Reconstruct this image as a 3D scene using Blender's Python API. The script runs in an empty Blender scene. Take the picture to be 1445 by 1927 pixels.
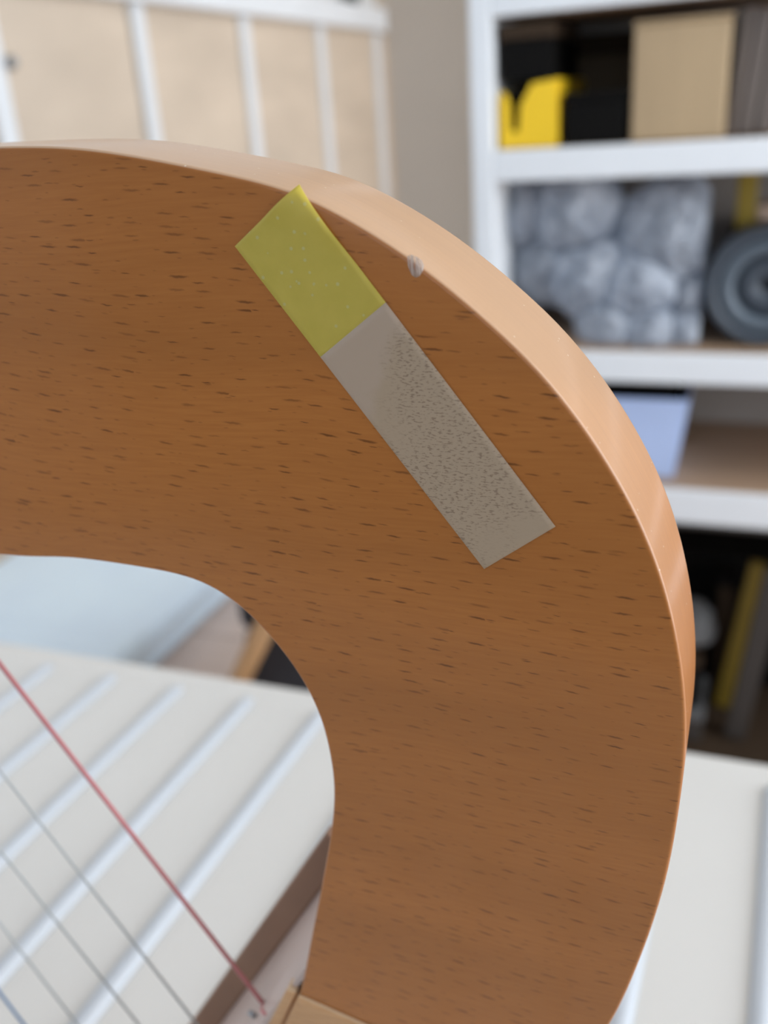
import bpy, bmesh, math, random
from mathutils import Vector, Matrix, noise as mn

C = bpy.context.scene.collection
sc = bpy.context.scene
random.seed(7)

# ------------------------------------------------------------------ camera
FPX = 1790.95                                   # focal length in pixels of the 1445x1927 frame
CAM = Vector((0, 0, 1.05))
R = Matrix(((0.93573537, 0.08116414, -0.3432371),
            (0.34687957, -0.38788527, 0.85394355),
            (-0.06382702, -0.91812712, -0.39111215)))   # camera (right, down, forward) -> world
cd = bpy.data.cameras.new('camera')
cam = bpy.data.objects.new('camera', cd); C.objects.link(cam)
right, down, fwd = (Vector(R.col[i]) for i in range(3))
M = Matrix((right, -down, -fwd)).transposed().to_4x4()
M.translation = CAM
cam.matrix_world = M
cd.sensor_fit = 'VERTICAL'; cd.sensor_height = 36; cd.sensor_width = 36 * 1445 / 1927
cd.lens = 36 * FPX / 1927
cd.clip_start = 0.01; cd.clip_end = 50
cd.dof.use_dof = True
cd.dof.focus_distance = 0.160
cd.dof.aperture_fstop = 11.8
sc.camera = cam

# ------------------------------------------------------------------ world, lamps, exposure
sc.view_settings.view_transform = 'Standard'
sc.view_settings.look = 'None'
sc.view_settings.gamma = 1
sc.view_settings.use_curve_mapping = False
sc.view_settings.exposure = 0.0
sc.cycles.use_denoising = True
sc.cycles.max_bounces = 8
w = bpy.data.worlds.new('world'); sc.world = w; w.use_nodes = True
bg = w.node_tree.nodes['Background']
bg.inputs[0].default_value = (0.62, 0.78, 1.0, 1); bg.inputs[1].default_value = 1.5

def window_lamp(name, loc, direction, sx, sy, watts, col):
    l = bpy.data.lights.new(name, 'AREA'); l.shape = 'RECTANGLE'; l.size = sx; l.size_y = sy
    l.energy = watts; l.color = col
    o = bpy.data.objects.new(name, l); C.objects.link(o); o.location = loc
    o.rotation_euler = Vector(direction).to_track_quat('-Z', 'Z').to_euler()
    return o
# daylight entering by three windows (right, left, behind the photographer); alcove lamp added to brighten the left boards
window_lamp('daylight_right', (1.66, 0.60, 1.55), (-1, 0, 0), 2.2, 1.35, 55, (0.93, 0.96, 1.0))
window_lamp('daylight_left', (-1.66, -0.45, 1.55), (1, 0, 0), 1.4, 1.35, 2.5, (0.86, 0.93, 1.0))
window_lamp('daylight_behind', (0.2, -1.86, 1.6), (0, 1, 0), 2.2, 1.3, 3, (0.70, 0.86, 1.0))
window_lamp('alcove_fill', (0.86, 3.1, 1.35), (-1, -.12, -.40), 2.2, 1.5, 43, (0.86, 0.93, 1.0))

# ------------------------------------------------------------------ helpers
def ray(px, py):
    return R @ Vector(((px - 722.5) / FPX, (py - 963.5) / FPX, 1.0))
def atY(px, py, y):
    r = ray(px, py); return CAM + r * (y / r.y)
def atX(px, py, x):
    r = ray(px, py); return CAM + r * (x / r.x)
def atZ(px, py, z):
    r = ray(px, py); return CAM + r * ((z - CAM.z) / r.z)

def tag(o, label=None, cat=None, group=None, kind=None):
    if label: o['label'] = label
    if cat: o['category'] = cat
    if group: o['group'] = group
    if kind: o['kind'] = kind
    return o
def empty(name, loc, rz=0.0, rot=None):
    o = bpy.data.objects.new(name, None); C.objects.link(o); o.location = loc
    o.empty_display_size = 0.02
    o.rotation_euler = rot if rot else (0, 0, rz)
    return o
def finish(name, bm, mat, parent=None, smooth=False, loc=None):
    me = bpy.data.meshes.new(name)
    bmesh.ops.recalc_face_normals(bm, faces=bm.faces)
    bm.to_mesh(me); bm.free()
    for m in (mat if isinstance(mat, (list, tuple)) else [mat]): me.materials.append(m)
    if smooth:
        for p in me.polygons: p.use_smooth = True
    o = bpy.data.objects.new(name, me); C.objects.link(o)
    if parent: o.parent = parent
    if loc is not None: o.location = loc
    return o
def bm_box(bm, x0, x1, y0, y1, z0, z1, bev=0.0, seg=2, mtx=None):
    t = bmesh.new()
    bmesh.ops.create_cube(t, size=1)
    for v in t.verts:
        v.co = Vector(((x0 + x1) / 2 + v.co.x * (x1 - x0), (y0 + y1) / 2 + v.co.y * (y1 - y0), (z0 + z1) / 2 + v.co.z * (z1 - z0)))
    if bev:
        bmesh.ops.bevel(t, geom=list(t.edges), offset=bev, segments=seg, affect='EDGES', profile=0.5)
    if mtx: bmesh.ops.transform(t, matrix=mtx, verts=t.verts)
    me = bpy.data.meshes.new('tmp'); t.to_mesh(me); t.free()
    bm.from_mesh(me); bpy.data.meshes.remove(me)
def box(name, x0, x1, y0, y1, z0, z1, mat, parent=None, bev=0.0, seg=2, mtx=None):
    """a bevelled block; coordinates are in the parent's frame"""
    bm = bmesh.new(); bm_box(bm, x0, x1, y0, y1, z0, z1, bev, seg, mtx)
    return finish(name, bm, mat, parent)
def bm_tube(bm, pts, rad, n=12, cap=True):
    pts = [Vector(p) for p in pts]; rings = []
    for i, p in enumerate(pts):
        d = (pts[min(i + 1, len(pts) - 1)] - pts[max(i - 1, 0)]).normalized()
        a = d.cross(Vector((0, 0, 1)) if abs(d.z) < .9 else Vector((1, 0, 0))).normalized(); b = d.cross(a)
        r = rad[i] if isinstance(rad, (list, tuple)) else rad
        rings.append([bm.verts.new(p + (a * math.cos(2 * math.pi * k / n) + b * math.sin(2 * math.pi * k / n)) * r) for k in range(n)])
    for A, B in zip(rings, rings[1:]):
        for k in range(n): bm.faces.new((A[k], A[(k + 1) % n], B[(k + 1) % n], B[k]))
    if cap: bm.faces.new(rings[0][::-1]); bm.faces.new(rings[-1])
def tube(name, pts, rad, mat, parent=None, n=12):
    bm = bmesh.new(); bm_tube(bm, pts, rad, n); return finish(name, bm, mat, parent, True)
def prism(name, poly, y0, y1, mat, parent=None, bev=0.0):
    """polygon in x/z extruded along y"""
    bm = bmesh.new()
    A = [bm.verts.new((p[0], y0, p[1])) for p in poly]; B = [bm.verts.new((p[0], y1, p[1])) for p in poly]
    n = len(poly); bm.faces.new(A); bm.faces.new(B[::-1])
    for k in range(n): bm.faces.new((A[k], B[k], B[(k + 1) % n], A[(k + 1) % n]))
    bmesh.ops.recalc_face_normals(bm, faces=bm.faces)
    if bev: bmesh.ops.bevel(bm, geom=list(bm.edges), offset=bev, segments=2, affect='EDGES', profile=0.5)
    return finish(name, bm, mat, parent)

# ------------------------------------------------------------------ materials
def srgb(r, g, b):
    f = lambda c: (c / 255 / 12.92) if c / 255 <= .04045 else ((c / 255 + .055) / 1.055) ** 2.4
    return (f(r), f(g), f(b), 1)
class NT:
    def __init__(s, name):
        s.m = bpy.data.materials.new(name); s.m.use_nodes = True; s.t = s.m.node_tree; s.n = s.t.nodes
        s.b = s.n['Principled BSDF']; s.out = s.n['Material Output']
    def new(s, typ, **kw):
        x = s.n.new(typ)
        for k, v in kw.items(): setattr(x, k, v)
        return x
    def l(s, a, b): s.t.links.new(a, b)
    def set(s, sock, v):
        if hasattr(v, 'is_linked') or isinstance(v, bpy.types.NodeSocket): s.l(v, sock)
        else: sock.default_value = v
    def math(s, op, a, b=0.0, clamp=False):
        x = s.new('ShaderNodeMath', operation=op, use_clamp=clamp); s.set(x.inputs[0], a); s.set(x.inputs[1], b); return x.outputs[0]
    def vec(s, op, a, b=(0, 0, 0)):
        x = s.new('ShaderNodeVectorMath', operation=op); s.set(x.inputs[0], a); s.set(x.inputs[1], b); return x.outputs[1] if op == 'LENGTH' else x.outputs[0]
    def mix(s, f, a, b, blend='MIX'):
        x = s.new('ShaderNodeMix', data_type='RGBA', blend_type=blend)
        s.set(x.inputs[0], f); s.set(x.inputs[6], a); s.set(x.inputs[7], b); return x.outputs[2]
    def coords(s): return s.new('ShaderNodeTexCoord').outputs['Object']
    def noise(s, v, scale, detail=3.0, rough=.5):
        x = s.new('ShaderNodeTexNoise'); s.set(x.inputs['Vector'], v)
        x.inputs['Scale'].default_value = scale; x.inputs['Detail'].default_value = detail; x.inputs['Roughness'].default_value = rough
        return x.outputs[0]
    def ramp(s, f, a, b):
        x = s.new('ShaderNodeMapRange'); s.set(x.inputs[0], f); x.inputs[1].default_value = a; x.inputs[2].default_value = b; return x.outputs[0]
    def smooth(s, f, a, b):
        x = s.new('ShaderNodeMapRange', interpolation_type='SMOOTHSTEP'); s.set(x.inputs[0], f); x.inputs[1].default_value = a; x.inputs[2].default_value = b; return x.outputs[0]

def plain(name, col, rough=.5, var=.06, scale=8.0, spec=.5, coat=0.0, stretch=(1, 1, 1), metal=0.0):
    m = NT(name); v = m.vec('MULTIPLY', m.coords(), stretch)
    n = m.noise(v, scale, 4)
    dark = tuple(c * (1 - 2.2 * var) for c in col[:3]) + (1,); lite = tuple(min(1, c * (1 + 2.2 * var)) for c in col[:3]) + (1,)
    m.l(m.mix(m.ramp(n, .25, .75), dark, lite), m.b.inputs['Base Color'])
    m.b.inputs['Roughness'].default_value = rough; m.b.inputs['Specular IOR Level'].default_value = spec
    m.b.inputs['Coat Weight'].default_value = coat; m.b.inputs['Coat Roughness'].default_value = .1
    m.b.inputs['Metallic'].default_value = metal
    return m.m

def beech(name, base, dark, pores=1.0, coat=.35, streak=.5):
    """varnished beech: grain runs along object x, short dark vessel flecks on the flat faces"""
    m = NT(name); co = m.coords()
    warp = m.new('ShaderNodeTexNoise'); m.set(warp.inputs['Vector'], co); warp.inputs['Scale'].default_value = 26; warp.inputs['Detail'].default_value = 1
    wv = m.vec('MULTIPLY', m.vec('SUBTRACT', warp.outputs[1], (.5, .5, .5)), (0, 0, .004))
    cw = m.vec('ADD', co, wv)
    sep = m.new('ShaderNodeSeparateXYZ'); m.l(cw, sep.inputs[0])
    comb = m.new('ShaderNodeCombineXYZ'); m.l(sep.outputs[0], comb.inputs[0]); m.l(m.math('ADD', sep.outputs[2], m.math('MULTIPLY', sep.outputs[0], .085)), comb.inputs[1])
    p2 = comb.outputs[0]
    def layer(cx, cz, ln, th, seed, keep):
        q = m.vec('ADD', m.vec('MULTIPLY', p2, (1 / cx, 1 / cz, 1)), (seed, seed * 1.7, 0))
        vo = m.new('ShaderNodeTexVoronoi', voronoi_dimensions='2D'); m.l(q, vo.inputs['Vector']); vo.inputs['Scale'].default_value = 1; vo.inputs['Randomness'].default_value = .95
        jag = m.new('ShaderNodeTexNoise'); m.set(jag.inputs['Vector'], co); jag.inputs['Scale'].default_value = 900; jag.inputs['Detail'].default_value = 2
        d = m.vec('SUBTRACT', q, vo.outputs['Position'])
        d = m.vec('ADD', d, m.vec('MULTIPLY', m.vec('SUBTRACT', jag.outputs[1], (.5, .5, .5)), (.10, .13, 0)))
        sc_ = m.new('ShaderNodeSeparateColor'); m.l(vo.outputs['Color'], sc_.inputs[0])
        size = m.math('ADD', m.math('MULTIPLY', sc_.outputs[0], .75), .35)
        dd = m.vec('LENGTH', m.vec('MULTIPLY', d, (cx / ln, cz / th, 0)))
        dd = m.math('DIVIDE', dd, size)
        mask = m.math('SUBTRACT', 1.0, m.smooth(dd, .35, 1.15))
        on = m.math('GREATER_THAN', sc_.outputs[1], 1 - keep)
        st = m.math('ADD', m.math('MULTIPLY', sc_.outputs[2], .55), .45)
        return m.math('MULTIPLY', m.math('MULTIPLY', mask, on), st)
    L1 = layer(.0062, .0027, .0020, .00025, 3.1, .92)
    L2 = layer(.0046, .0024, .00085, .00017, 11.7, .8)
    geo = m.new('ShaderNodeNewGeometry'); nrm = m.new('ShaderNodeSeparateXYZ')
    tc = m.new('ShaderNodeTexCoord'); m.l(tc.outputs['Normal'], nrm.inputs[0])
    flat = m.smooth(m.math('ABSOLUTE', nrm.outputs[1]), .75, .95)
    pore = m.math('MULTIPLY', m.math('MAXIMUM', L1, m.math('MULTIPLY', L2, .55)), m.math('MULTIPLY', flat, pores))
    # broad bands, fine fibre, side-grain streaks
    band = m.noise(m.vec('MULTIPLY', cw, (5, 20, 38)), 1.0, 3)
    fibre = m.noise(m.vec('MULTIPLY', cw, (90, 900, 1500)), 1.0, 3, .6)
    side = m.noise(m.vec('MULTIPLY', co, (25, 800, 25)), 1.0, 3, .6)
    fine = m.math('ADD', m.math('MULTIPLY', fibre, flat), m.math('MULTIPLY', side, m.math('SUBTRACT', 1.0, flat)))
    c = m.mix(m.ramp(band, .3, .7), tuple(x * .86 for x in base[:3]) + (1,), tuple(min(1, x * 1.12) for x in base[:3]) + (1,))
    c = m.mix(m.math('MULTIPLY', m.ramp(fine, .35, .75), streak), c, tuple(x * y for x, y in zip(base[:3], (.80, .72, .62))) + (1,))
    c = m.mix(m.math('MULTIPLY', pore, .85), c, dark)
    vs_ = m.new('ShaderNodeTexVoronoi'); m.set(vs_.inputs['Vector'], co); vs_.inputs['Scale'].default_value = 520
    sv = m.new('ShaderNodeSeparateColor'); m.l(vs_.outputs['Color'], sv.inputs[0])
    dust = m.math('MULTIPLY', m.math('LESS_THAN', vs_.outputs[0], .085), m.math('GREATER_THAN', sv.outputs[0], .80))
    dust = m.math('MULTIPLY', dust, m.math('SUBTRACT', 1.0, flat))
    c = m.mix(m.math('MULTIPLY', dust, .6), c, (.80, .70, .58, 1))
    # thin dust on the upward sides, doubling as painted-in brightness of the lit rim
    lit_dust = m.math('MULTIPLY', m.smooth(nrm.outputs[2], -.1, .9), m.math('MULTIPLY', m.math('SUBTRACT', 1.0, flat), .36))
    c = m.mix(lit_dust, c, (.72, .65, .48, 1))
    m.l(c, m.b.inputs['Base Color'])
    m.b.inputs['Roughness'].default_value = .42
    m.b.inputs['Coat Weight'].default_value = coat; m.b.inputs['Coat Roughness'].default_value = .14; m.b.inputs['Specular IOR Level'].default_value = .22
    bump = m.new('ShaderNodeBump'); bump.inputs['Strength'].default_value = .25; bump.inputs['Distance'].default_value = .0002
    h = m.math('SUBTRACT', m.math('MULTIPLY', fine, .25), m.math('MULTIPLY', pore, .4)); m.l(h, bump.inputs['Height']); m.l(bump.outputs[0], m.b.inputs['Normal'])
    return m.m

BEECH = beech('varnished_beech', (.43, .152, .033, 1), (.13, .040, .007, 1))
JOINT = beech('raw_beech', (.62, .34, .16, 1), (.30, .14, .06, 1), .5, .15, .7)
SOUNDWOOD = plain('pale_maple', (.55, .42, .36, 1), .5, .05, 60, coat=.1, stretch=(1, 1, .1))
BROWNLIP = plain('brown_lip', (.25, .13, .075, 1), .5, .08, 40)
WHITE_TABLE = plain('cream_white_laminate', (.69, .67, .625, 1), .35, .01, 6)
WHITE_RIB = plain('white_gloss_paint', (.54, .57, .60, 1), .4, .01, 8)
WHITE_PAINT = plain('white_paint', (.80, .82, .83, 1), .4, .015, 6)
WALL = plain('warm_grey_wall', (.68, .565, .455, 1), .85, .02, 4)
WALLW = plain('white_wall', (.78, .76, .73, 1), .9, .015, 4)
LIGHTCUTWALL = plain('light_cut_wall', (.10, .07, .05, 1), .85, .02, 4)  # dark tone stands in for the photographer blocking light behind the camera
PLY = plain('pale_plywood', (.66, .54, .415, 1), .5, .05, 2.2, stretch=(1, 1.0, 3.2))
FLOORM = plain('pale_pink_oak', (.62, .50, .44, 1), .4, .05, 5, stretch=(.4, 3, 1))
SHELFTOP = plain('tan_shelf_veneer', (.42, .28, .18, 1), .5, .06, 6, stretch=(.5, 4, 4))
TAUPE = plain('taupe_board', (.33, .29, .255, 1), .8, .03, 4)
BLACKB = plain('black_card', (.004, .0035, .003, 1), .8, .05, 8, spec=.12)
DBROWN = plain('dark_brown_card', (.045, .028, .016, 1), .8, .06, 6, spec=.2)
YELLOW = plain('yellow_plastic', (.90, .58, .015, 1), .45, .03, 8)
MIDBROWN = plain('brown_card', (.12, .082, .048, 1), .8, .05, 6, spec=.2)
BOXPLY = plain('birch_box', (.42, .30, .17, 1), .55, .04, 5, stretch=(4, 1, .6))
GREYBOARD = plain('grey_brown_board', (.13, .105, .09, 1), .7, .08, 6, stretch=(6, 1, .6))
CHARCOAL = plain('charcoal_fabric', (.035, .033, .038, 1), .95, .12, 120)
LEGWOOD = plain('warm_leg_wood', (.42, .23, .10, 1), .5, .08, 20, stretch=(4, 4, .6))
STEELG = plain('grey_metal', (.35, .36, .37, 1), .35, .03, 10, metal=.8)
DRUM = plain('slate_plastic', (.055, .068, .085, 1), .45, .04, 12)
DRUML = plain('light_slate_plastic', (.10, .125, .15, 1), .4, .04, 12)
PALEBLUE = plain('pale_blue_plastic', (.50, .62, .90, 1), .4, .03, 8)
WHITESHEET = plain('white_sheet', (.74, .87, 1.0, 1), .8, .02, 6)
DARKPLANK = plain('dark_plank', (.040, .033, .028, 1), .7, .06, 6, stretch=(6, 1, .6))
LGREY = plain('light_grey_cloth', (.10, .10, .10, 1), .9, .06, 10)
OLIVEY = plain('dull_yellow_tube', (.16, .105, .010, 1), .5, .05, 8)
YELLOWD = plain('ochre_plastic', (.34, .23, .02, 1), .5, .05, 8)
DARKGREEN = plain('dark_green_glaze', (.015, .025, .02, 1), .3, .08, 10)
PINKWOOD = plain('small_pale_block', (.55, .40, .30, 1), .6, .04, 8)
STR_R = plain('red_string', (.66, .24, .24, 1), .4, .03, 50)
STR_G = plain('grey_string', (.50, .51, .49, 1), .4, .03, 50)
STR_B = plain('blue_string', (.10, .22, .40, 1), .4, .03, 50)

def nz(m):
    x = m.new('ShaderNodeTexNoise'); m.set(x.inputs['Vector'], m.coords()); x.inputs['Scale'].default_value = 30; return x.outputs[1]
def clear_plastic():
    m = NT('crumpled_clear_plastic'); n = m.noise(m.coords(), 22, 4, .6)
    m.l(m.mix(m.ramp(n, .3, .7), (.70, .76, .86, 1), (.90, .94, 1.0, 1)), m.b.inputs['Base Color'])
    m.b.inputs['Roughness'].default_value = .16
    wr = m.new('ShaderNodeTexVoronoi', feature='DISTANCE_TO_EDGE'); wr.inputs['Scale'].default_value = 34
    m.set(wr.inputs['Vector'], m.vec('ADD', m.coords(), m.vec('MULTIPLY', nz(m), (.03, .03, .03))))
    bp = m.new('ShaderNodeBump'); bp.inputs['Strength'].default_value = .9; bp.inputs['Distance'].default_value = .02
    m.l(m.math('ADD', wr.outputs[0], m.math('MULTIPLY', n, .5)), bp.inputs['Height']); m.l(bp.outputs[0], m.b.inputs['Normal'])
    tr = m.new('ShaderNodeBsdfTranslucent'); tr.inputs[0].default_value = (.82, .88, .95, 1)
    tp = m.new('ShaderNodeBsdfTransparent'); tp.inputs[0].default_value = (.9, .93, .97, 1)
    a = m.new('ShaderNodeMixShader'); a.inputs[0].default_value = .5; m.l(m.b.outputs[0], a.inputs[1]); m.l(tr.outputs[0], a.inputs[2])
    b = m.new('ShaderNodeMixShader'); m.l(m.math('ADD', m.math('MULTIPLY', m.ramp(n, .35, .65), -.28), .34), b.inputs[0])
    m.l(a.outputs[0], b.inputs[1]); m.l(tp.outputs[0], b.inputs[2]); m.l(b.outputs[0], m.out.inputs[0])
    return m.m
PLASTIC = clear_plastic()

def flag_yellow():
    m = NT('yellow_film'); co = m.coords()
    n = m.noise(co, 260, 3)
    vo = m.new('ShaderNodeTexVoronoi'); m.set(vo.inputs['Vector'], co); vo.inputs['Scale'].default_value = 650
    sp = m.new('ShaderNodeSeparateColor'); m.l(vo.outputs['Color'], sp.inputs[0])
    dot = m.math('MULTIPLY', m.math('LESS_THAN', vo.outputs[0], .19), m.math('GREATER_THAN', sp.outputs[0], .45))
    c = m.mix(m.ramp(n, .3, .7), (.82, .64, .12, 1), (.90, .70, .145, 1))
    c = m.mix(m.math('MULTIPLY', dot, .6), c, (.85, .82, .45, 1))
    m.l(c, m.b.inputs['Base Color']); m.b.inputs['Roughness'].default_value = .5
    tr = m.new('ShaderNodeBsdfTranslucent'); tr.inputs[0].default_value = (.72, .70, .12, 1)
    tp = m.new('ShaderNodeBsdfTransparent'); tp.inputs[0].default_value = (.90, .88, .30, 1)
    a = m.new('ShaderNodeMixShader'); a.inputs[0].default_value = .42; m.l(m.b.outputs[0], a.inputs[1]); m.l(tr.outputs[0], a.inputs[2])
    b = m.new('ShaderNodeMixShader'); b.inputs[0].default_value = .13; m.l(a.outputs[0], b.inputs[1]); m.l(tp.outputs[0], b.inputs[2])
    m.l(b.outputs[0], m.out.inputs[0]); return m.m
def flag_clear(length):
    """matt clear film; where its glue touches the wood the film turns see-through in small flecks (object x along the strip)"""
    m = NT('matt_clear_film'); co = m.coords()
    sep = m.new('ShaderNodeSeparateXYZ'); m.l(co, sep.inputs[0])
    grain = m.noise(m.vec('MULTIPLY', co, (1, 1, 1)), 900, 3, .65)
    ln = m.new('ShaderNodeTexNoise'); m.set(ln.inputs['Vector'], m.vec('MULTIPLY', sep_rot(m, co), (1200, 3600, 1))); ln.inputs['Scale'].default_value = 1; ln.inputs['Detail'].default_value = 2
    fleck = m.smooth(m.math('ADD', m.math('MULTIPLY', ln.outputs[0], .75), m.math('MULTIPLY', grain, .25)), .525, .60)
    patch = m.smooth(m.noise(co, 55, 3), .36, .52)
    edge = m.math('ADD', sep.outputs[0], m.math('MULTIPLY', sep.outputs[1], -.55))
    edge = m.math('ADD', edge, m.math('MULTIPLY', m.math('SUBTRACT', m.noise(co, 130, 3), .5), .010))
    zone = m.smooth(edge, .0065, .0100)
    contact = m.math('MULTIPLY', m.math('MULTIPLY', fleck, patch), zone)
    c = m.mix(m.math('MULTIPLY', zone, .55), (.58, .425, .30, 1), (.52, .37, .22, 1))
    c = m.mix(m.math('MULTIPLY', contact, .55), c, (.17, .095, .055, 1))
    m.l(c, m.b.inputs['Base Color']); m.b.inputs['Roughness'].default_value = .45
    tp = m.new('ShaderNodeBsdfTransparent')
    b = m.new('ShaderNodeMixShader'); b.inputs[0].default_value = .30
    m.l(m.b.outputs[0], b.inputs[1]); m.l(tp.outputs[0], b.inputs[2]); m.l(b.outputs[0], m.out.inputs[0]); return m.m
def sep_rot(m, co):
    x = m.new('ShaderNodeVectorRotate', rotation_type='Z_AXIS'); m.l(co, x.inputs['Vector']); x.inputs['Angle'].default_value = math.radians(53)
    return x.outputs[0]

# ------------------------------------------------------------------ the room
FLOOR_Z = 0.0
def struct(o): return tag(o, kind='structure')
XL, XR, YF, YB, YW, ZC = -1.70, 1.70, -1.90, 4.6, 1.80, 2.45

fl = struct(empty('floor', (0, 0, 0)))
box('subfloor', XL - .1, XR + .1, YF - .1, YB + .1, -.08, -.016, SHELFTOP, fl)
bm = bmesh.new(); bm_box(bm, -.93, .93, -.0585, .0585, -.008, .008, .0015, 1)
plank_me = bpy.data.meshes.new('plank'); bm.to_mesh(plank_me); bm.free(); plank_me.materials.append(FLOORM)
y = YF; i = 0
while y < YB:
    for k in range(2):
        o = bpy.data.objects.new('plank', plank_me); C.objects.link(o); o.parent = fl
        o.location = (XL + .93 + k * 1.863 - (.35 if i % 2 else 0), y + .06, -.008)
    y += .1195; i += 1

def wall_box(name, x0, x1, y0, y1, z0, z1, mat): return struct(box(name, x0, x1, y0, y1, z0, z1, mat))
def wall_with_window(name, axis, pos, thick, a0, a1, wa0, wa1, wz0, wz1, mat, win):
    """wall across `axis` with one rectangular opening; a0..a1 its length, wa/wz the opening"""
    bm = bmesh.new()
    def b(p0, p1, z0, z1):
        if axis == 'x': bm_box(bm, min(pos, pos + thick), max(pos, pos + thick), p0, p1, z0, z1)
        else: bm_box(bm, p0, p1, min(pos, pos + thick), max(pos, pos + thick), z0, z1)
    b(a0, wa0, 0, ZC); b(wa1, a1, 0, ZC); b(wa0, wa1, 0, wz0); b(wa0, wa1, wz1, ZC)
    struct(finish(name, bm, mat))
    c = pos + thick * .6; f = .045
    def fr(nm, p0, p1, z0, z1, par, d=.03, mt=WHITE_PAINT):
        if axis == 'x': return box(nm, c - d, c + d, p0, p1, z0, z1, mt, par, .004)
        return box(nm, p0, p1, c - d, c + d, z0, z1, mt, par, .004)
    r = struct(empty(win, (0, 0, 0)))
    fr('frame_side', wa0, wa0 + f, wz0, wz1, r); fr('frame_side', wa1 - f, wa1, wz0, wz1, r)
    fr('frame_head', wa0 + f, wa1 - f, wz1 - f, wz1, r); fr('frame_sill', wa0 + f, wa1 - f, wz0, wz0 + f, r)
    mid = (wa0 + wa1) / 2
    fr('mullion', mid - .025, mid + .025, wz0 + f, wz1 - f, r)
wall_with_window('wall_right', 'x', XR, .12, YF, YW, -.65, 1.75, .85, 2.25, WALLW, 'window_1')
wall_with_window('wall_front', 'y', YF, -.12, XL, XR, -.95, 1.35, .92, 2.25, LIGHTCUTWALL, 'window_2')  # unseen wall coloured dark to cut the light on the harp's front
wall_with_window('wall_left', 'x', XL - .02, -.12, YF, YB, -1.2, .3, .85, 2.25, WALLW, 'window_3')
cornerX = atY(737, 200, YW).x
wall_box('wall_back', cornerX, XR, YW, YW + .12, 0, ZC, WALL)
wall_box('wall_far', XL - .02, .90 + .12, YB, YB + .1, 0, ZC, WALL)
wall_with_window('wall_alcove', 'x', .90, .12, YW + .12, YB, 2.0, 4.2, .5, 2.2, WALLW, 'added_window_4')  # unseen wall and window, added to light the left boards and mattress
wall_box('ceiling', XL - .15, XR + .15, YF - .15, YB + .1, ZC, ZC + .08, WALLW)

# boarded lower part of the left wall: plywood boards, white battens between them, white rail on top
wains = struct(empty('trim_1', (XL, 0, 0)))
railz = atX(600, 50, XL).z
railt = atX(600, 3, XL).z
ys = [atX(px, 200, XL + .03).y for px in (5, 283, 476, 614)]
pitch = (ys[3] - ys[0]) / 3
ys = [ys[0] - pitch] + ys + [ys[3] + pitch * k for k in (1, 2, 3)]
for a, b in zip(ys, ys[1:]):
    p = box('panel', 0, .018, a + .002, b - .002, .0, railz, PLY, wains, .002, 1)
    if abs(b - ys[2]) < 1e-6 or False:
        kp = atX(15, 118, XL + .02) - Vector((XL, 0, 0))
        bmk = bmesh.new(); bmesh.ops.create_uvsphere(bmk, u_segments=16, v_segments=10, radius=.016)
        tag(finish('knob', bmk, STEELG, p, True, (.03, kp.y, kp.z)), 'small grey round knob')
for yv in ys:
    box('batten', .018, .036, yv - .030, yv + .030, .0, railz, WHITE_PAINT, wains, .004)
box('rail', 0, .075, ys[0] - .1, YB - .02, railz, railt, WHITE_PAINT, wains, .006)

# dark vase standing on the rail
vp = atX(660, -3, XL + .035)
bmv = bmesh.new(); n = 20; prof = [(0, 0), (.026, 0), (.034, .02), (.037, .06), (.03, .10), (.018, .125), (.022, .14), (.018, .14), (.014, .125), (0, .10)]
rings = []
for r_, z_ in prof:
    rings.append([bmv.verts.new((r_ * math.cos(2 * math.pi * k / n), r_ * math.sin(2 * math.pi * k / n), z_)) for k in range(n)] if r_ else [bmv.verts.new((0, 0, z_))])
for A, B in zip(rings, rings[1:]):
    for k in range(n):
        f = [A[k % len(A)], A[(k + 1) % len(A)], B[(k + 1) % len(B)], B[k % len(B)]]
        f2 = []
        for q in f:
            if q not in f2: f2.append(q)
        bmv.faces.new(f2)
tag(finish('vase', bmv, DARKGREEN, None, True, (XL + .038, vp.y, railt)), 'small dark green vase standing on the white rail of the boarded wall', 'vase')

# ------------------------------------------------------------------ ribbed white table
H = 0.352; TZ = CAM.z - H; RIBH = .0042
farY = .4757
tb = tag(empty('table', (-.05, .1, 0)), 'cream white table with raised white ribs under the wooden harp', 'table')
TO = Vector((-.05, .1, 0))
X0, X1, Y0, Y1 = -.80, .80, -.30, farY
box('tabletop', X0 - TO.x, X1 - TO.x, Y0 - TO.y, Y1 - TO.y, TZ - .024, TZ, WHITE_TABLE, tb, .003)
rd = ray(1530, 144); slope = rd.x / rd.y
bmr = bmesh.new()
L0, L1 = -.26, .456; nseg = 8
ringsr = []
for yy, sc_ in ((L0, 1), (L1 - .006, 1), (L1 - .002, .8), (L1, .45)):
    ringsr.append([bmr.verts.new((math.cos(math.pi * k / nseg) * .0050 * sc_ + slope * (yy - .31), yy - TO.y, math.sin(math.pi * k / nseg) * RIBH * sc_)) for k in range(nseg + 1)])
for A, B in zip(ringsr, ringsr[1:]):
    for k in range(nseg): bmr.faces.new((A[k], A[k + 1], B[k + 1], B[k]))
    bmr.faces.new((A[nseg], A[0], B[0], B[nseg]))
bmr.faces.new(ringsr[0]); bmr.faces.new(ringsr[-1][::-1])
rib0 = finish('rib', bmr, WHITE_RIB, tb, True)
k = 0
for j in range(-8, 19):
    xx = -.1855 + .0533 * j
    if not (X0 + .04 < xx < X1 - .04): continue
    o = rib0 if k == 0 else rib0.copy()
    if k: C.objects.link(o)
    o.location = (xx - TO.x, 0, TZ); k += 1
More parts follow.
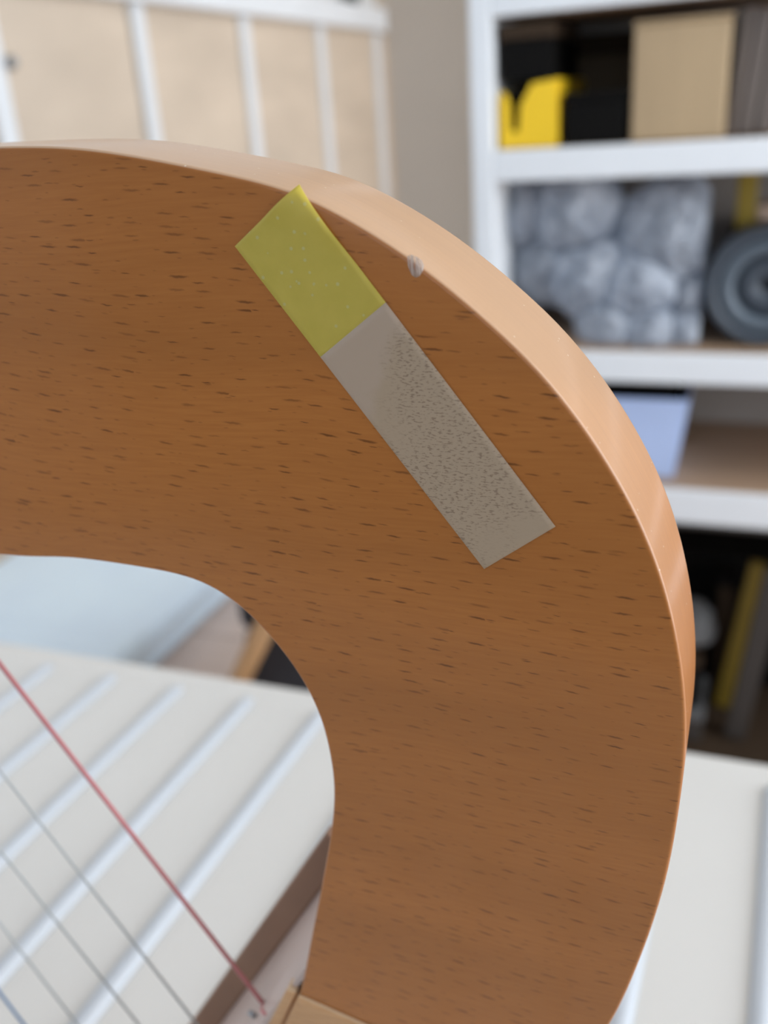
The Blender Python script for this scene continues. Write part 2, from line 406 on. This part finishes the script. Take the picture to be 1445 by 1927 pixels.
for lx in (X0 + .05, X1 - .05):
    for ly in (Y0 + .05, Y1 - .05):
        box('leg', lx - TO.x - .022, lx - TO.x + .022, ly - TO.y - .022, ly - TO.y + .022, 0, TZ - .024, WHITE_PAINT, tb, .003)

# ------------------------------------------------------------------ the harp
F = CAM + ray(760, 700) * .150                       # a point of its front face; face vertical, parallel to the shelves
T = .026
harp = tag(empty('harp', F), 'varnished beech table harp with a curved frame and thin strings', 'harp')
def uv(px, py, off=0.0):
    p = atY(px, py, F.y + off) - F
    return Vector((p.x, p.z))
def catmull(pts, per=8):
    out = []
    P = [pts[0] * 2 - pts[1]] + pts + [pts[-1] * 2 - pts[-2]]
    for i in range(1, len(P) - 2):
        a, b, c, d = P[i - 1:i + 3]
        for k in range(per):
            t = k / per
            out.append(.5 * ((2 * b) + (c - a) * t + (2 * a - 5 * b + 4 * c - d) * t * t + (3 * b - a - 3 * c + d) * t ** 3))
    out.append(pts[-1]); return out
def resample(pts, n):
    L = [0]
    for a, b in zip(pts, pts[1:]): L.append(L[-1] + (b - a).length)
    out = []; j = 0
    for i in range(n):
        s = L[-1] * i / (n - 1)
        while j < len(L) - 2 and L[j + 1] < s: j += 1
        t = (s - L[j]) / max(1e-9, L[j + 1] - L[j]); out.append(pts[j].lerp(pts[j + 1], t))
    return out
def soften(pts, it):
    for _ in range(it):
        pts = [pts[0]] + [pts[i] * .5 + (pts[i - 1] + pts[i + 1]) * .25 for i in range(1, len(pts) - 1)] + [pts[-1]]
    return pts
OPX = [(0, 275), (170, 280), (340, 309), (450, 332), (550, 358), (670, 419), (780, 490), (890, 578), (1000, 680), (1085, 782), (1150, 880), (1208, 987), (1250, 1098),
       (1277, 1210), (1289, 1300), (1292, 1380), (1285, 1470), (1255, 1650), (1207, 1800), (1150, 1927)]
IPX = [(0, 1045), (130, 1050), (250, 1066), (340, 1083), (400, 1106), (460, 1149), (520, 1213), (565, 1275), (600, 1345), (620, 1420), (628, 1490), (623, 1560), (612, 1625),
       (600, 1690), (586, 1760), (571, 1840), (563, 1873)]
outer = [Vector((-.118, .0372))] + [uv(*p) for p in OPX] + [Vector((.0295, -.147)), Vector((.0225, -.161))]
inner = [Vector((-.140, -.0420))] + [uv(*p) for p in IPX]
NS = 130
outer = soften(resample(catmull(outer), NS), 6); inner = soften(resample(catmull(inner), NS), 6)
outer = [Vector((x, .0368)) for x in (-.320, -.26, -.20, -.15)] + outer
inner = [Vector((x, z)) for x, z in ((-.320, -.036), (-.27, -.039), (-.22, -.0412), (-.175, -.042))] + inner
def fillet(A, B, Cc, r, seg):
    p = B + (A - B).normalized() * r; q = B + (Cc - B).normalized() * r
    return [(p * (1 - t) ** 2 + B * 2 * t * (1 - t) + q * t * t) for t in [i / seg for i in range(seg + 1)]]
def loft_frame(name, outer, inner, y0, y1, mat, parent, rads=(.0009, .0030, .0020, .0007)):
    bm = bmesh.new(); rings = []
    for O, I in zip(outer, inner):
        q = [Vector((O.x, y0, O.y)), Vector((O.x, y1, O.y)), Vector((I.x, y1, I.y)), Vector((I.x, y0, I.y))]
        sec = []
        for k in range(4): sec += fillet(q[k - 1], q[k], q[(k + 1) % 4], rads[k], 6)
        rings.append([bm.verts.new(p) for p in sec])
    n = len(rings[0])
    for A, B in zip(rings, rings[1:]):
        for k in range(n): bm.faces.new((A[k], A[(k + 1) % n], B[(k + 1) % n], B[k]))
    bm.faces.new(rings[0][::-1]); bm.faces.new(rings[-1])
    o = finish(name, bm, mat, parent, True)
    return o
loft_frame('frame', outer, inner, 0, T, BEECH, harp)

# string line / soundbox geometry in the harp's own (u, v) plane
B0 = uv(588, 1697, .030); B1 = uv(416, 1927, .030); sdir = (B1 - B0).normalized()
FE = Vector((0, -.009))                               # the soundboard drops a little toward the front
def sb(u_, off):                                      # height of the soundboard at u, depth off
    return B0.y + (u_ - B0.x) * sdir.y / sdir.x + FE.y * (1 - off / .030)
joint0 = uv(562, 1870); jr = Vector((.0225, -.161))
VB = TZ + RIBH + .0003 - F.z                                  # foot level: on the ribs
us = joint0.x
uE = -.122
body = [(joint0.x - .0005, joint0.y - .0006), (jr.x, jr.y), (.012, -.188), (-.018, -.232), (-.052, VB + .022), (-.066, VB), (-.185, VB), (-.185, VB + .012), (uE - .01, sb(uE, 0) - .004), (uE, sb(uE, 0) - .0022)]
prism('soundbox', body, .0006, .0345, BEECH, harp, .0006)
bm = bmesh.new()
ua, ub = joint0.x + .006, uE
vs = []
for uu in (ua, ub):
    for off in (.0012, .0315):
        for dz in (0, -.0022): vs.append(bm.verts.new((uu, off, sb(uu, off) + dz)))
for f in ((0, 2, 3, 1), (4, 5, 7, 6), (0, 4, 6, 2), (1, 3, 7, 5), (0, 1, 5, 4), (2, 6, 7, 3)): bm.faces.new([vs[i] for i in f])
tag(finish('soundboard', bm, SOUNDWOOD, harp), 'pale pinkish wooden soundboard')
# brown lip along its rear edge
perp = Vector((-sdir.y, sdir.x)); perp = perp if perp.x < 0 else -perp
lipA = Vector((B0.x, B0.y)) - sdir * .024; lipB = Vector((uE, sb(uE, .030)))
hgt = .0075
lip = [(lipA.x, lipA.y), (lipB.x, lipB.y), (lipB.x + perp.x * hgt, lipB.y + perp.y * hgt), (lipA.x + perp.x * hgt, lipA.y + perp.y * hgt)]
tag(prism('rear_lip', lip, .0300, .0342, BROWNLIP, harp, .0008), 'dark brown lip behind the soundboard')
# the light, roughly cut joint block under the frame's end
jb = [joint0, uv(690, 1927), Vector((.004, -.1585)), Vector((-.010, -.180)), joint0 + Vector((-.0125, -.0290))]
prism('joint_block', [(p.x, p.y) for p in jb], -.0008, .004, JOINT, harp, .0011)
edge = [joint0 + Vector((-.0004, .0004)), joint0 + Vector((-.0126, -.0285)), joint0 + Vector((-.0160, -.0275)), joint0 + Vector((-.0030, .0006))]
prism('joint_edge', [(p.x, p.y) for p in edge], -.0004, .0040, JOINT, harp, .0007)

SOFF = .010
def string(px0, py0, px1, py1, rad, mat, label):
    a = uv(px0, py0, SOFF); b = uv(px1, py1, SOFF); d = (b - a).normalized()
    t = 0
    while (a + d * t).y > sb((a + d * t).x, SOFF) + .0004: t += .0004
    e = a + d * t
    s = a - d * ((-.0415 - a.y) / -d.y)
    tk = (-.0412 - a.y) / d.y; top = a + d * tk
    tag(tube('string', [(top.x, SOFF, top.y), (e.x, SOFF, e.y)], rad, mat, harp, 8), label)
    nrm = Vector((-sdir.y, sdir.x)); nrm = nrm if nrm.x < 0 else -nrm
    pb = e - d * .0006 + sdir * .0022
    tube('string_pin', [(pb.x, SOFF - .002, sb(pb.x, SOFF - .002)), (pb.x + nrm.x * .0022, SOFF - .002, sb(pb.x, SOFF - .002) + nrm.y * .0022)], .0007, STEELG, harp, 10)
    tp = top - d * .022
    tube('tuning_pin', [(tp.x, -.010, tp.y), (tp.x, .004, tp.y)], .0025, STEELG, harp, 12)
    return e
e0 = string(0, 1250, 450, 1830, .00058, STR_R, 'red string')
string(0, 1450, 370, 1927, .00036, STR_G, 'grey string next to the red one')
string(0, 1600, 260, 1927, .00036, STR_G, 'middle grey string')
string(0, 1738, 145, 1927, .00036, STR_G, 'grey string next to the blue one')
string(0, 1869, 44, 1927, .00046, STR_B, 'blue string')
tag(tube('string_tail', [(e0.x, SOFF, e0.y), (e0.x + .0012, SOFF - .0030, sb(e0.x + .0012, SOFF - .0030) + .0003), (e0.x + .0050, SOFF - .0072, sb(e0.x + .0050, SOFF - .0072) + .0004)], .0004, STR_R, harp, 8), 'red string end lying on the soundboard')
# left pillar closing the frame, out of the picture
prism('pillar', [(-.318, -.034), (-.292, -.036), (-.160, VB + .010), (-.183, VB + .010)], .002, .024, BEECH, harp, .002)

# small pale scuff on the front outer edge
bm = bmesh.new()
sp = uv(781, 500); n = 14
ring = []
for k in range(n):
    a = 2 * math.pi * k / n; rr = 1 + .12 * math.sin(3 * a + 1)
    ring.append((sp.x + math.cos(a) * .00125 * rr + math.sin(a) * -.0003, sp.y + math.sin(a) * .00165 * rr))
def scuff_mat():
    m = NT('dried_glue'); n1 = m.noise(m.vec('MULTIPLY', m.coords(), (2400, 100, 350)), 1.0, 3)
    m.b.inputs['Base Color'].default_value = (.62, .50, .42, 1); m.b.inputs['Roughness'].default_value = .5
    m.l(m.math('ADD', m.math('MULTIPLY', m.ramp(n1, .35, .65), .6), .15), m.b.inputs['Alpha']); return m.m
c0 = bm.verts.new((sp.x, -.00022, sp.y)); rv = [bm.verts.new((x, -.00004, z)) for x, z in ring]; rb = [bm.verts.new((x, .0001, z)) for x, z in ring]
for k in range(n):
    bm.faces.new((c0, rv[k], rv[(k + 1) % n])); bm.faces.new((rv[k], rb[k], rb[(k + 1) % n], rv[(k + 1) % n]))
bm.faces.new(rb)
tag(finish('glue_spot', bm, scuff_mat(), harp, True), 'small whitish scuff on the front edge')

# ------------------------------------------------------------------ the adhesive page flag on the harp
bl, br_ = uv(910, 1070), uv(1047, 990); tl = uv(445, 460)
midB = (bl + br_) / 2
wdir = (br_ - bl).normalized(); ldir = Vector((-wdir.y, wdir.x)); ldir = ldir if ldir.y > 0 else -ldir
wid = (br_ - bl).length; wid = .0148
start = uv(605, 672); 
sA = (uv(605, 672) + uv(725, 568)) / 2; Ltot = (tl + wdir * wid / 2 - midB).dot((sA - midB).normalized())
ldir = (sA - midB).normalized(); wdir = Vector((ldir.y, -ldir.x))
Lc = (sA - midB).length
flag_rot = math.atan2(-ldir.y, -ldir.x)
froot = tag(empty('page_flag', F + Vector((sA.x, -.00012, sA.y))), 'yellow and clear adhesive page flag stuck on the front of the wooden harp', 'page flag')
# local frame of both films: x down the strip, y across it, z out of the wood
bx, by = -ldir, -wdir
fm = Matrix(((bx.x, by.x, 0), (0, 0, -1), (bx.y, by.y, 0))).to_4x4()
def film(name, x0, x1, curl, mat, nx, ny=14, skewL=0.0, skewR=0.0, lift=0.0):
    bm = bmesh.new(); top = []; bot = []; th = .00009
    for i in range(nx + 1):
        rt, rb2 = [], []
        for j in range(ny + 1):
            s = j / ny; yy = (s - .5) * wid
            a = x0 + skewL * (s - .5) * wid; b = x1 + skewR * (s - .5) * wid
            xx = a + (b - a) * i / nx; zz = lift
            xx, zz = curl(xx, yy, zz)
            rt.append(bm.verts.new((xx, yy, zz + th))); rb2.append(bm.verts.new((xx, yy, zz)))
        top.append(rt); bot.append(rb2)
    for i in range(nx):
        for j in range(ny):
            bm.faces.new((top[i][j], top[i + 1][j], top[i + 1][j + 1], top[i][j + 1])); bm.faces.new((bot[i][j], bot[i][j + 1], bot[i + 1][j + 1], bot[i + 1][j]))
    for i in range(nx):
        bm.faces.new((top[i][0], bot[i][0], bot[i + 1][0], top[i + 1][0])); bm.faces.new((top[i][ny], top[i + 1][ny], bot[i + 1][ny], bot[i][ny]))
    for j in range(ny):
        bm.faces.new((top[0][j], top[0][j + 1], bot[0][j + 1], bot[0][j])); bm.faces.new((top[nx][j], bot[nx][j], bot[nx][j + 1], top[nx][j + 1]))
    o = finish(name, bm, mat, froot, True); o.matrix_local = fm; return o
def edge_gap(u_, v_):
    # distance from the frame's outer outline, positive inside the wood
    best = (9, 0)
    for a, b in zip(outer, outer[1:]):
        d = b - a; t = max(0, min(1, ((u_ - a.x) * d.x + (v_ - a.y) * d.y) / d.length_squared))
        q = a + d * t; e = Vector((u_ - q.x, v_ - q.y))
        if e.length < best[0]: best = (e.length, -(d.x * e.y - d.y * e.x))
    return math.copysign(best[0], best[1])
def curl_top(xx, yy, zz):
    # the upper corner springs a little off the wood and bends back over the rounded edge of the frame
    g = edge_gap(sA.x + bx.x * xx + by.x * yy, sA.y + bx.y * xx + by.y * yy)
    if g < .0060:
        k = min(1.0, (.0060 - g) / .0034)
        zz += .00045 * k * k * (3 - 2 * k)
    if g < .0026: zz -= (.0026 - g) ** 2 * 95
    return xx, zz
film('yellow_end', -(Ltot - Lc), 0, curl_top, flag_yellow(), 40)['label'] = 'translucent yellow end with a lifted corner'
film('clear_strip', 0, Lc, lambda a, b, c: (a, c), flag_clear(Lc), 40)['label'] = 'matt clear end'

# ------------------------------------------------------------------ white shelving unit
YS = 1.40; DEP = .36
px0 = atY(887, 250, YS).x; px1 = atY(928, 250, YS).x
sh = tag(empty('shelving_unit', (.1, YS + DEP / 2, 0)), 'tall white open shelving unit full of boxes and plastic', 'shelving unit')
SO = Vector((.1, YS + DEP / 2, 0))
XRS = 1.05
def shb(name, x0, x1, y0, y1, z0, z1, mat, bev=.002, par=None):
    return box(name, x0 - SO.x, x1 - SO.x, y0 - SO.y, y1 - SO.y, z0, z1, mat, par or sh, bev)
z_at = lambda px, py: atY(px, py, YS).z
boards = [(z_at(1200, 5), z_at(1200, -52)), (z_at(1200, 333), z_at(1200, 270)), (z_at(1300, 724), z_at(1300, 667)), (z_at(1350, 990), z_at(1350, 928))]
topz = boards[0][1]
for b0, b1 in boards + [(topz + .36, topz + .40)]:
    s = shb('shelf', px1, XRS, YS + .012, YS + DEP - .012, b0, b1, SHELFTOP)
    tag(shb('shelf_edge', px1, XRS, YS, YS + .0115, b0, b1, WHITE_PAINT, .003, s), 'white front edge')
    s.parent = sh
tag(shb('shade_board', px1, XRS, YS + .004, YS + DEP - .012, .0, .012, DBROWN), 'bottom board coloured dark brown for shade')  # dark colour imitates shade over the bright floor of the bay
shb('side_panel', px0, px1 - .0005, YS - .002, YS + DEP, 0, topz + .42, WHITE_PAINT, .003)
shb('side_panel', XRS + .0005, XRS + .034, YS - .002, YS + DEP, 0, topz + .42, WHITE_PAINT, .003)
shb('back_panel', px1, XRS, YS + DEP - .011, YS + DEP - .002, .0, topz + .42, TAUPE, 0)

S1, S2, S3, S4 = boards[1][1] + .0008, boards[2][1] + .0008, boards[3][1] + .0008, .0128
def thing_box(name, label, cat, pxa, pxb, pytop, yfront, depth, zb, mat, bev=.003, pyref=None, group=None, ztop=None, lid=None):
    pyr = pyref if pyref else pytop + 60
    xa = atY(pxa, pyr, yfront).x; xb = atY(pxb, pyr, yfront).x
    zt = ztop if ztop is not None else atY((pxa + pxb) / 2, pytop, yfront).z
    r = tag(empty(name, ((xa + xb) / 2, yfront + depth / 2, zb)), label, cat, group)
    w2 = (xb - xa) / 2; h = zt - zb
    box('box_body', -w2, w2, -depth / 2, depth / 2, 0, h if not lid else h - lid[0], mat, r, bev)
    if lid: box('lid', -w2 - .002, w2 + .002, -depth / 2 - .002, depth / 2 + .002, h - lid[0] + .0004, h, lid[1], r, bev)
    return r, zt
# bay 1 (top): yellow holder, black and brown boxes, birch box, dark boards
yf = YS + .018
yp = [(941, 181), (952, 186), (959, 205), (961, 256), (975, 257), (979, 207), (1000, 166), (1046, 157), (1049, 284), (941, 286)]
pts = [atY(a, b, yf) for a, b in yp]
zlow = min(p.z for p in pts); hold = tag(empty('magazine_holder', (atY(988, 280, yf).x, yf, S1)), 'yellow plastic holder with a y-shaped notch on the top shelf', 'holder')
HO = hold.location
poly = [(p.x - HO.x, max(0.0, p.z - zlow)) for p in pts]; poly[-1] = (poly[-1][0], 0); poly[-2] = (poly[-2][0], 0)
prism('front_panel', poly, 0, .003, YELLOW, hold, .0006)
hx0 = poly[-1][0]; hx1 = poly[-2][0]; hh = poly[7][1]
box('side_wall', hx0, hx0 + .003, .0031, .22, 0, hh * .8, YELLOW, hold); box('side_wall', hx1 - .003, hx1, .0031, .22, 0, hh, YELLOW, hold)
box('back_wall', hx0 + .0031, hx1 - .0031, .217, .22, 0, hh, YELLOW, hold); box('base', hx0 + .0031, hx1 - .0031, .0031, .2165, 0, .003, YELLOW, hold)
box('papers', hx0 + .006, hx1 - .006, .03, .21, .0035, hh * .78, BLACKB, hold, .001)
thing_box('black_box', 'black box lying on top of the yellow holder', 'box', 942, 1038, 42, YS + .02, .20, S1 + hh + .0006, BLACKB, lid=(.02, DBROWN), bev=.002)
thing_box('brown_carton', 'dark brown carton behind the low black box on the top shelf', 'box', 1060, 1200, 62, YS + .245, .09, S1, MIDBROWN, lid=(.03, DBROWN))
thing_box('low_black_box', 'low black box between the yellow holder and the birch box', 'box', 1062, 1176, 172, YS + .02, .20, S1, BLACKB, lid=(.012, BLACKB))
r, zt = thing_box('birch_box', 'tall pale birch box on the top shelf', 'box', 1192, 1374, 32, YS + .02, .22, S1, BOXPLY, lid=(.006, BOXPLY))
for k, (pa, pb) in enumerate(((1380, 1398), (1402, 1428), (1434, 1466))):
    xa, xb = atY(pa, 150, YS + .03).x, atY(pb, 150, YS + .03).x
    o = box('dark_board', -(xb - xa) / 2, (xb - xa) / 2, -.1, .1, 0, (.152, .148, .154)[k], GREYBOARD, None, .002)
    o.location = ((xa + xb) / 2 - .004, YS + .14, S1 + .0012 + (xb - xa) / 2 * math.sin(math.radians(5.5))); o.rotation_euler = (0, math.radians(5.5), 0)
    tag(o, ('dark grey board leaning right beside the birch box', 'middle dark grey board leaning on the top shelf', 'dark grey board at the right edge of the top shelf')[k], 'board', 'boards leaning on the top shelf')

# bay 2: crumpled clear plastic bundles, round drum, wood scraps
def bundle(k, data, label):
    c, rad = data[k]
    bm = bmesh.new(); bmesh.ops.create_icosphere(bm, subdivisions=4, radius=1)
    lim = [(Vector((-1, 0, 0)), c.x - px1 - .002), (Vector((0, 0, 1)), boards[1][0] - .002 - c.z), (Vector((0, 0, -1)), c.z - S2 - .0006), (Vector((0, 1, 0)), YS + DEP - .015 - c.y)]
    lim.append((Vector((1, 0, 0)), dc.x - dr - .004 - c.x))
    for m_, (c2, r2) in enumerate(data):
        D = (c2 - c).length
        if m_ != k and D < rad * 1.2 + r2 * 1.2: lim.append(((c2 - c) / D, (D * D + rad * rad - r2 * r2) / (2 * D) - .0005))
    for v in bm.verts:
        p = v.co.normalized(); q = p * 1.5 + Vector((k * 3.7, k * 1.3, 0))
        d = 1.08 + .13 * mn.noise(q * 1.0) - .20 * abs(mn.noise(q * 2.6)) + .17 * mn.noise(q * 4.6) - .10 * abs(mn.noise(q * 8))
        w_ = p * rad * d; f = 1.0
        for nrm_, t_ in lim:
            e_ = w_.dot(nrm_)
            if e_ > t_: f = min(f, max(.002, t_) / e_) if t_ > 0 else .05
        v.co = w_ * f * (1 - .07 * abs(mn.noise(q * 5.3)) if f < 1 else 1)
    r = finish('plastic_bundle', bm, PLASTIC, None, True, c)
    return tag(r, label, 'plastic bag', 'crumpled clear plastic on the middle shelf')
BL = [(985, 398, 62, .13, 'crumpled clear plastic bundle nearest the left shelf post'),
      (1085, 400, 72, .12, 'large crumpled clear plastic bundle at the top left of the pile'),
      (1268, 440, 88, .13, 'biggest round clear plastic bundle at the upper right of the pile'),
      (1178, 455, 62, .17, 'crumpled clear plastic bundle between the two upper big ones'),
      (1035, 500, 64, .14, 'crumpled clear plastic bundle low behind the harp rim'),
      (1118, 520, 70, .11, 'crumpled clear plastic bundle in the middle left of the pile'),
      (1206, 540, 70, .10, 'crumpled clear plastic bundle in the middle of the pile'),
      (1296, 552, 72, .13, 'crumpled clear plastic bundle at the right side of the pile'),
      (1150, 610, 58, .09, 'crumpled clear plastic bundle at the foot left of the pile'),
      (1226, 622, 52, .08, 'crumpled clear plastic bundle at the foot centre of the pile'),
      (1298, 624, 50, .09, 'crumpled clear plastic bundle at the foot right of the pile')]
dc = atY(1443, 538, YS + .05); dr = 98 * dc.y / FPX * 1.05
dz = S2 + dr
data = []
for a, b, c_, d_, lab in BL:
    p_ = atY(a, b, YS + d_); data.append((p_, c_ * p_.y / FPX * 1.12))
for i, e in enumerate(BL): bundle(i, data, e[4])
drum = tag(empty('cable_drum', (dc.x, YS + .05, S2)), 'round slate grey drum with concentric rings beside the clear plastic', 'drum')
def disc(name, prof, mat, par, zc):
    bm = bmesh.new(); n = 40; rings = []
    for r_, y_ in prof: rings.append([bm.verts.new((r_ * math.cos(2 * math.pi * k / n), y_, zc + r_ * math.sin(2 * math.pi * k / n))) for k in range(n)])
    for A, B in zip(rings, rings[1:] + rings[:1]):
        for k in range(n): bm.faces.new((A[k], A[(k + 1) % n], B[(k + 1) % n], B[k]))
    return finish(name, bm, mat, par, True)
disc('rim', [(dr, .01), (dr, .09), (dr * .8, .095), (dr * .8, .006), (dr * .86, 0), (dr * .96, 0)], DRUM, drum, dr)
disc('ring', [(dr * .795, .012), (dr * .795, .05), (dr * .52, .05), (dr * .52, .014), (dr * .6, .006), (dr * .72, .006)], DRUML, drum, dr)
disc('hub', [(dr * .515, .02), (dr * .515, .05), (dr * .10, .05), (dr * .10, .018)], DRUM, drum, dr)
# a dark crate behind the drum, with a yellow stick and a pale block on it
thing_box('dark_crate', 'dark crate standing behind the round grey drum', 'crate', 1372, 1560, 432, YS + .16, .16, S2, DBROWN, lid=(.012, BLACKB))
cz = atY(1466, 432, YS + .16).z
xa = atY(1405, 380, YS + .18).x
o = box('yellow_stick', -.014, .014, -.012, .012, 0, boards[1][0] - cz - .004, YELLOWD, None, .002); o.location = (xa, YS + .18, cz + .0006)
tag(o, 'yellow stick standing on the dark crate under the shelf', 'stick')
xa = atY(1444, 400, YS + .19).x + .006
o = box('pale_block', -.02, .03, -.03, .03, 0, .034, PINKWOOD, None, .004); o.location = (xa, YS + .20, cz + .0006)
tag(o, 'small pale wood block beside the yellow stick', 'block')

# bay 3: pale blue tub
def tub():
    yc = YS + .13
    xr_t = atY(1297, 745, YS + .03).x; xr_b = atY(1268, 838, YS + .03).x; wt = .115
    zt = atY(1240, 752, YS + .03).z
    r = tag(empty('plastic_tub', (xr_t - wt, yc, S3)), 'pale blue plastic tub tapering downward on the lower shelf', 'tub')
    h = zt - S3; tp = xr_t - xr_b
    bm = bmesh.new()
    def ring(z, w_, d_): return [bm.verts.new((sx * w_, sy * d_, z)) for sx, sy in ((-1, -1), (1, -1), (1, 1), (-1, 1))]
    A = ring(0, wt - tp, .10 - tp); B = ring(h, wt, .10); Cc = ring(h, wt - .004, .096); D = ring(.004, wt - tp - .004, .096 - tp)
    for P, Q in ((A, B), (B, Cc), (Cc, D)):
        for k in range(4): bm.faces.new((P[k], P[(k + 1) % 4], Q[(k + 1) % 4], Q[k]))
    bm.faces.new(A[::-1]); bm.faces.new(D)
    bmesh.ops.bevel(bm, geom=[e for e in bm.edges], offset=.0015, segments=2, affect='EDGES')
    finish('tub_body', bm, PALEBLUE, r)
    bm2 = bmesh.new(); bm_box(bm2, -wt + .02, wt - .022, -.07, .07, .006, h + .016, .008)
    tag(finish('black_cloth', bm2, BLACKB, r), 'black stuff filling the tub')
tub()
# bay 4: leaning lengths in the dark bottom bay
def leaning(name, label, cat, pa, pb, wpx, mat, yoff, dep=.02, group=None):
    """a straight piece whose lower end pa and upper end pb are pixels on the plane y = YS + yoff"""
    a = atY(*pa, YS + yoff); b = atY(*pb, YS + yoff); d = (b - a)
    t = (S4 + .003 - a.z) / d.z; a = a + d * t
    L = (b - a).length; w2 = wpx / 2 * (YS + yoff) / FPX * 1.2
    ang = math.atan2(b.x - a.x, b.z - a.z)
    o = box(name, -w2, w2, -dep / 2, dep / 2, w2 * abs(math.tan(ang)), L, mat, None, .002)
    o.location = a; o.rotation_euler = (0, ang, 0)
    return tag(o, label, cat, group)
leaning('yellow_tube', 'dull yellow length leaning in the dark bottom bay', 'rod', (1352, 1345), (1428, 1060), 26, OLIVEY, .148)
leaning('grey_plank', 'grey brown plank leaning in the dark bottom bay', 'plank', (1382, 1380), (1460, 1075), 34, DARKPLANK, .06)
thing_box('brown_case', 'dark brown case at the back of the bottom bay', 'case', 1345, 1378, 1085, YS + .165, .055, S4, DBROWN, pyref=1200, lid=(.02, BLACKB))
def cloth(px, py, rp, dy, label, seed, flat=1.0):
    c = atY(px, py, YS + dy); rad = rp * c.y / FPX * 1.2
    bm = bmesh.new(); bmesh.ops.create_icosphere(bm, subdivisions=3, radius=1)
    for v in bm.verts:
        p = v.co.normalized(); q = p * 1.3 + Vector((seed, 0, 0)); d = 1 + .2 * mn.noise(q * 1.4)
        v.co = Vector((p.x * rad * d, p.y * rad * d, p.z * rad * d * flat))
    zmin = min(v.co.z for v in bm.verts)
    return tag(finish('cloth_bundle', bm, LGREY, None, True, (c.x, c.y, c.z)), label, 'cloth'), -zmin
thing_box('black_filler', 'wide black chest added to darken the rear of the bottom bay', 'filler', 1100, 1600, 1040, YS + .235, .10, S4, BLACKB, pyref=1200, lid=(.05, BLACKB))  # black box added to imitate the deep shade at the bay's rear
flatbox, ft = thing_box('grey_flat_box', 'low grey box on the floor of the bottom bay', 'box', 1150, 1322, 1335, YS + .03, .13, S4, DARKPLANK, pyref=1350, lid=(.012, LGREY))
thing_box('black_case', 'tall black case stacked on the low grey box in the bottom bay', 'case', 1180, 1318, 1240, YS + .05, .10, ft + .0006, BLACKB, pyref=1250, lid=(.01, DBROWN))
cb, lo = cloth(1296, 1185, 44, .10, 'light grey cloth bundle on the black case in the bottom bay', 4.2)
cb.location.z = atY(1250, 1240, YS + .05).z + lo + .0005

# ------------------------------------------------------------------ seen through the harp's opening
mz = .10
e1 = atZ(240, 1235, mz); e2 = atZ(370, 1090, mz)
mx = (e1.x + e2.x) / 2
mat_ = tag(empty('floor_mattress', ((XL + .05 + mx) / 2, 1.3, 0)), 'low white mattress on the floor along the boarded wall', 'mattress')
MO = mat_.location
box('mattress_body', XL + .04 - MO.x, mx - MO.x, .45 - MO.y, e2.y + .25 - MO.y, .0008, mz, WHITESHEET, mat_, .02, 4)
bm = bmesh.new()
for zz in (.028, mz - .022): bm_tube(bm, [(mx - MO.x + .001, .47 - MO.y, zz), (mx - MO.x + .001, e2.y + .23 - MO.y, zz)], .004, 8)
finish('piping', bm, WHITESHEET, mat_, True)
# charcoal upholstered chair seat on slanted wooden legs
yc_ = 1.02
xl_ = atY(444, 1200, yc_).x
sw = .18
st = tag(empty('stool', (xl_ + sw, yc_ + .15, 0)), 'charcoal upholstered stool with slanted wooden legs behind the table', 'stool')
box('seat_cushion', -sw, sw, -.15, .15, .37, .46, CHARCOAL, st, .025, 4)
box('skirt', -sw + .006, sw - .006, -.143, .143, .16, .369, CHARCOAL, st, .01, 3)
la, lb = atY(447, 1285, yc_ - .022), atY(512, 1150, yc_ - .022)
ld = (lb - la) / (lb.z - la.z)
for sx in (1, -1):
    for sy in (1, -1):
        lo_, hi_ = la + ld * (.0006 - la.z), la + ld * (.445 - la.z)
        o0 = Vector((sx * (lo_.x - xl_ - sw), -.172 * sy, .0006)); o1 = Vector((sx * (hi_.x - xl_ - sw), -.168 * sy, .445))
        bm = bmesh.new(); bm_tube(bm, [o0, o1], [.012, .016], 14)
        finish('leg', bm, LEGWOOD, st, True)
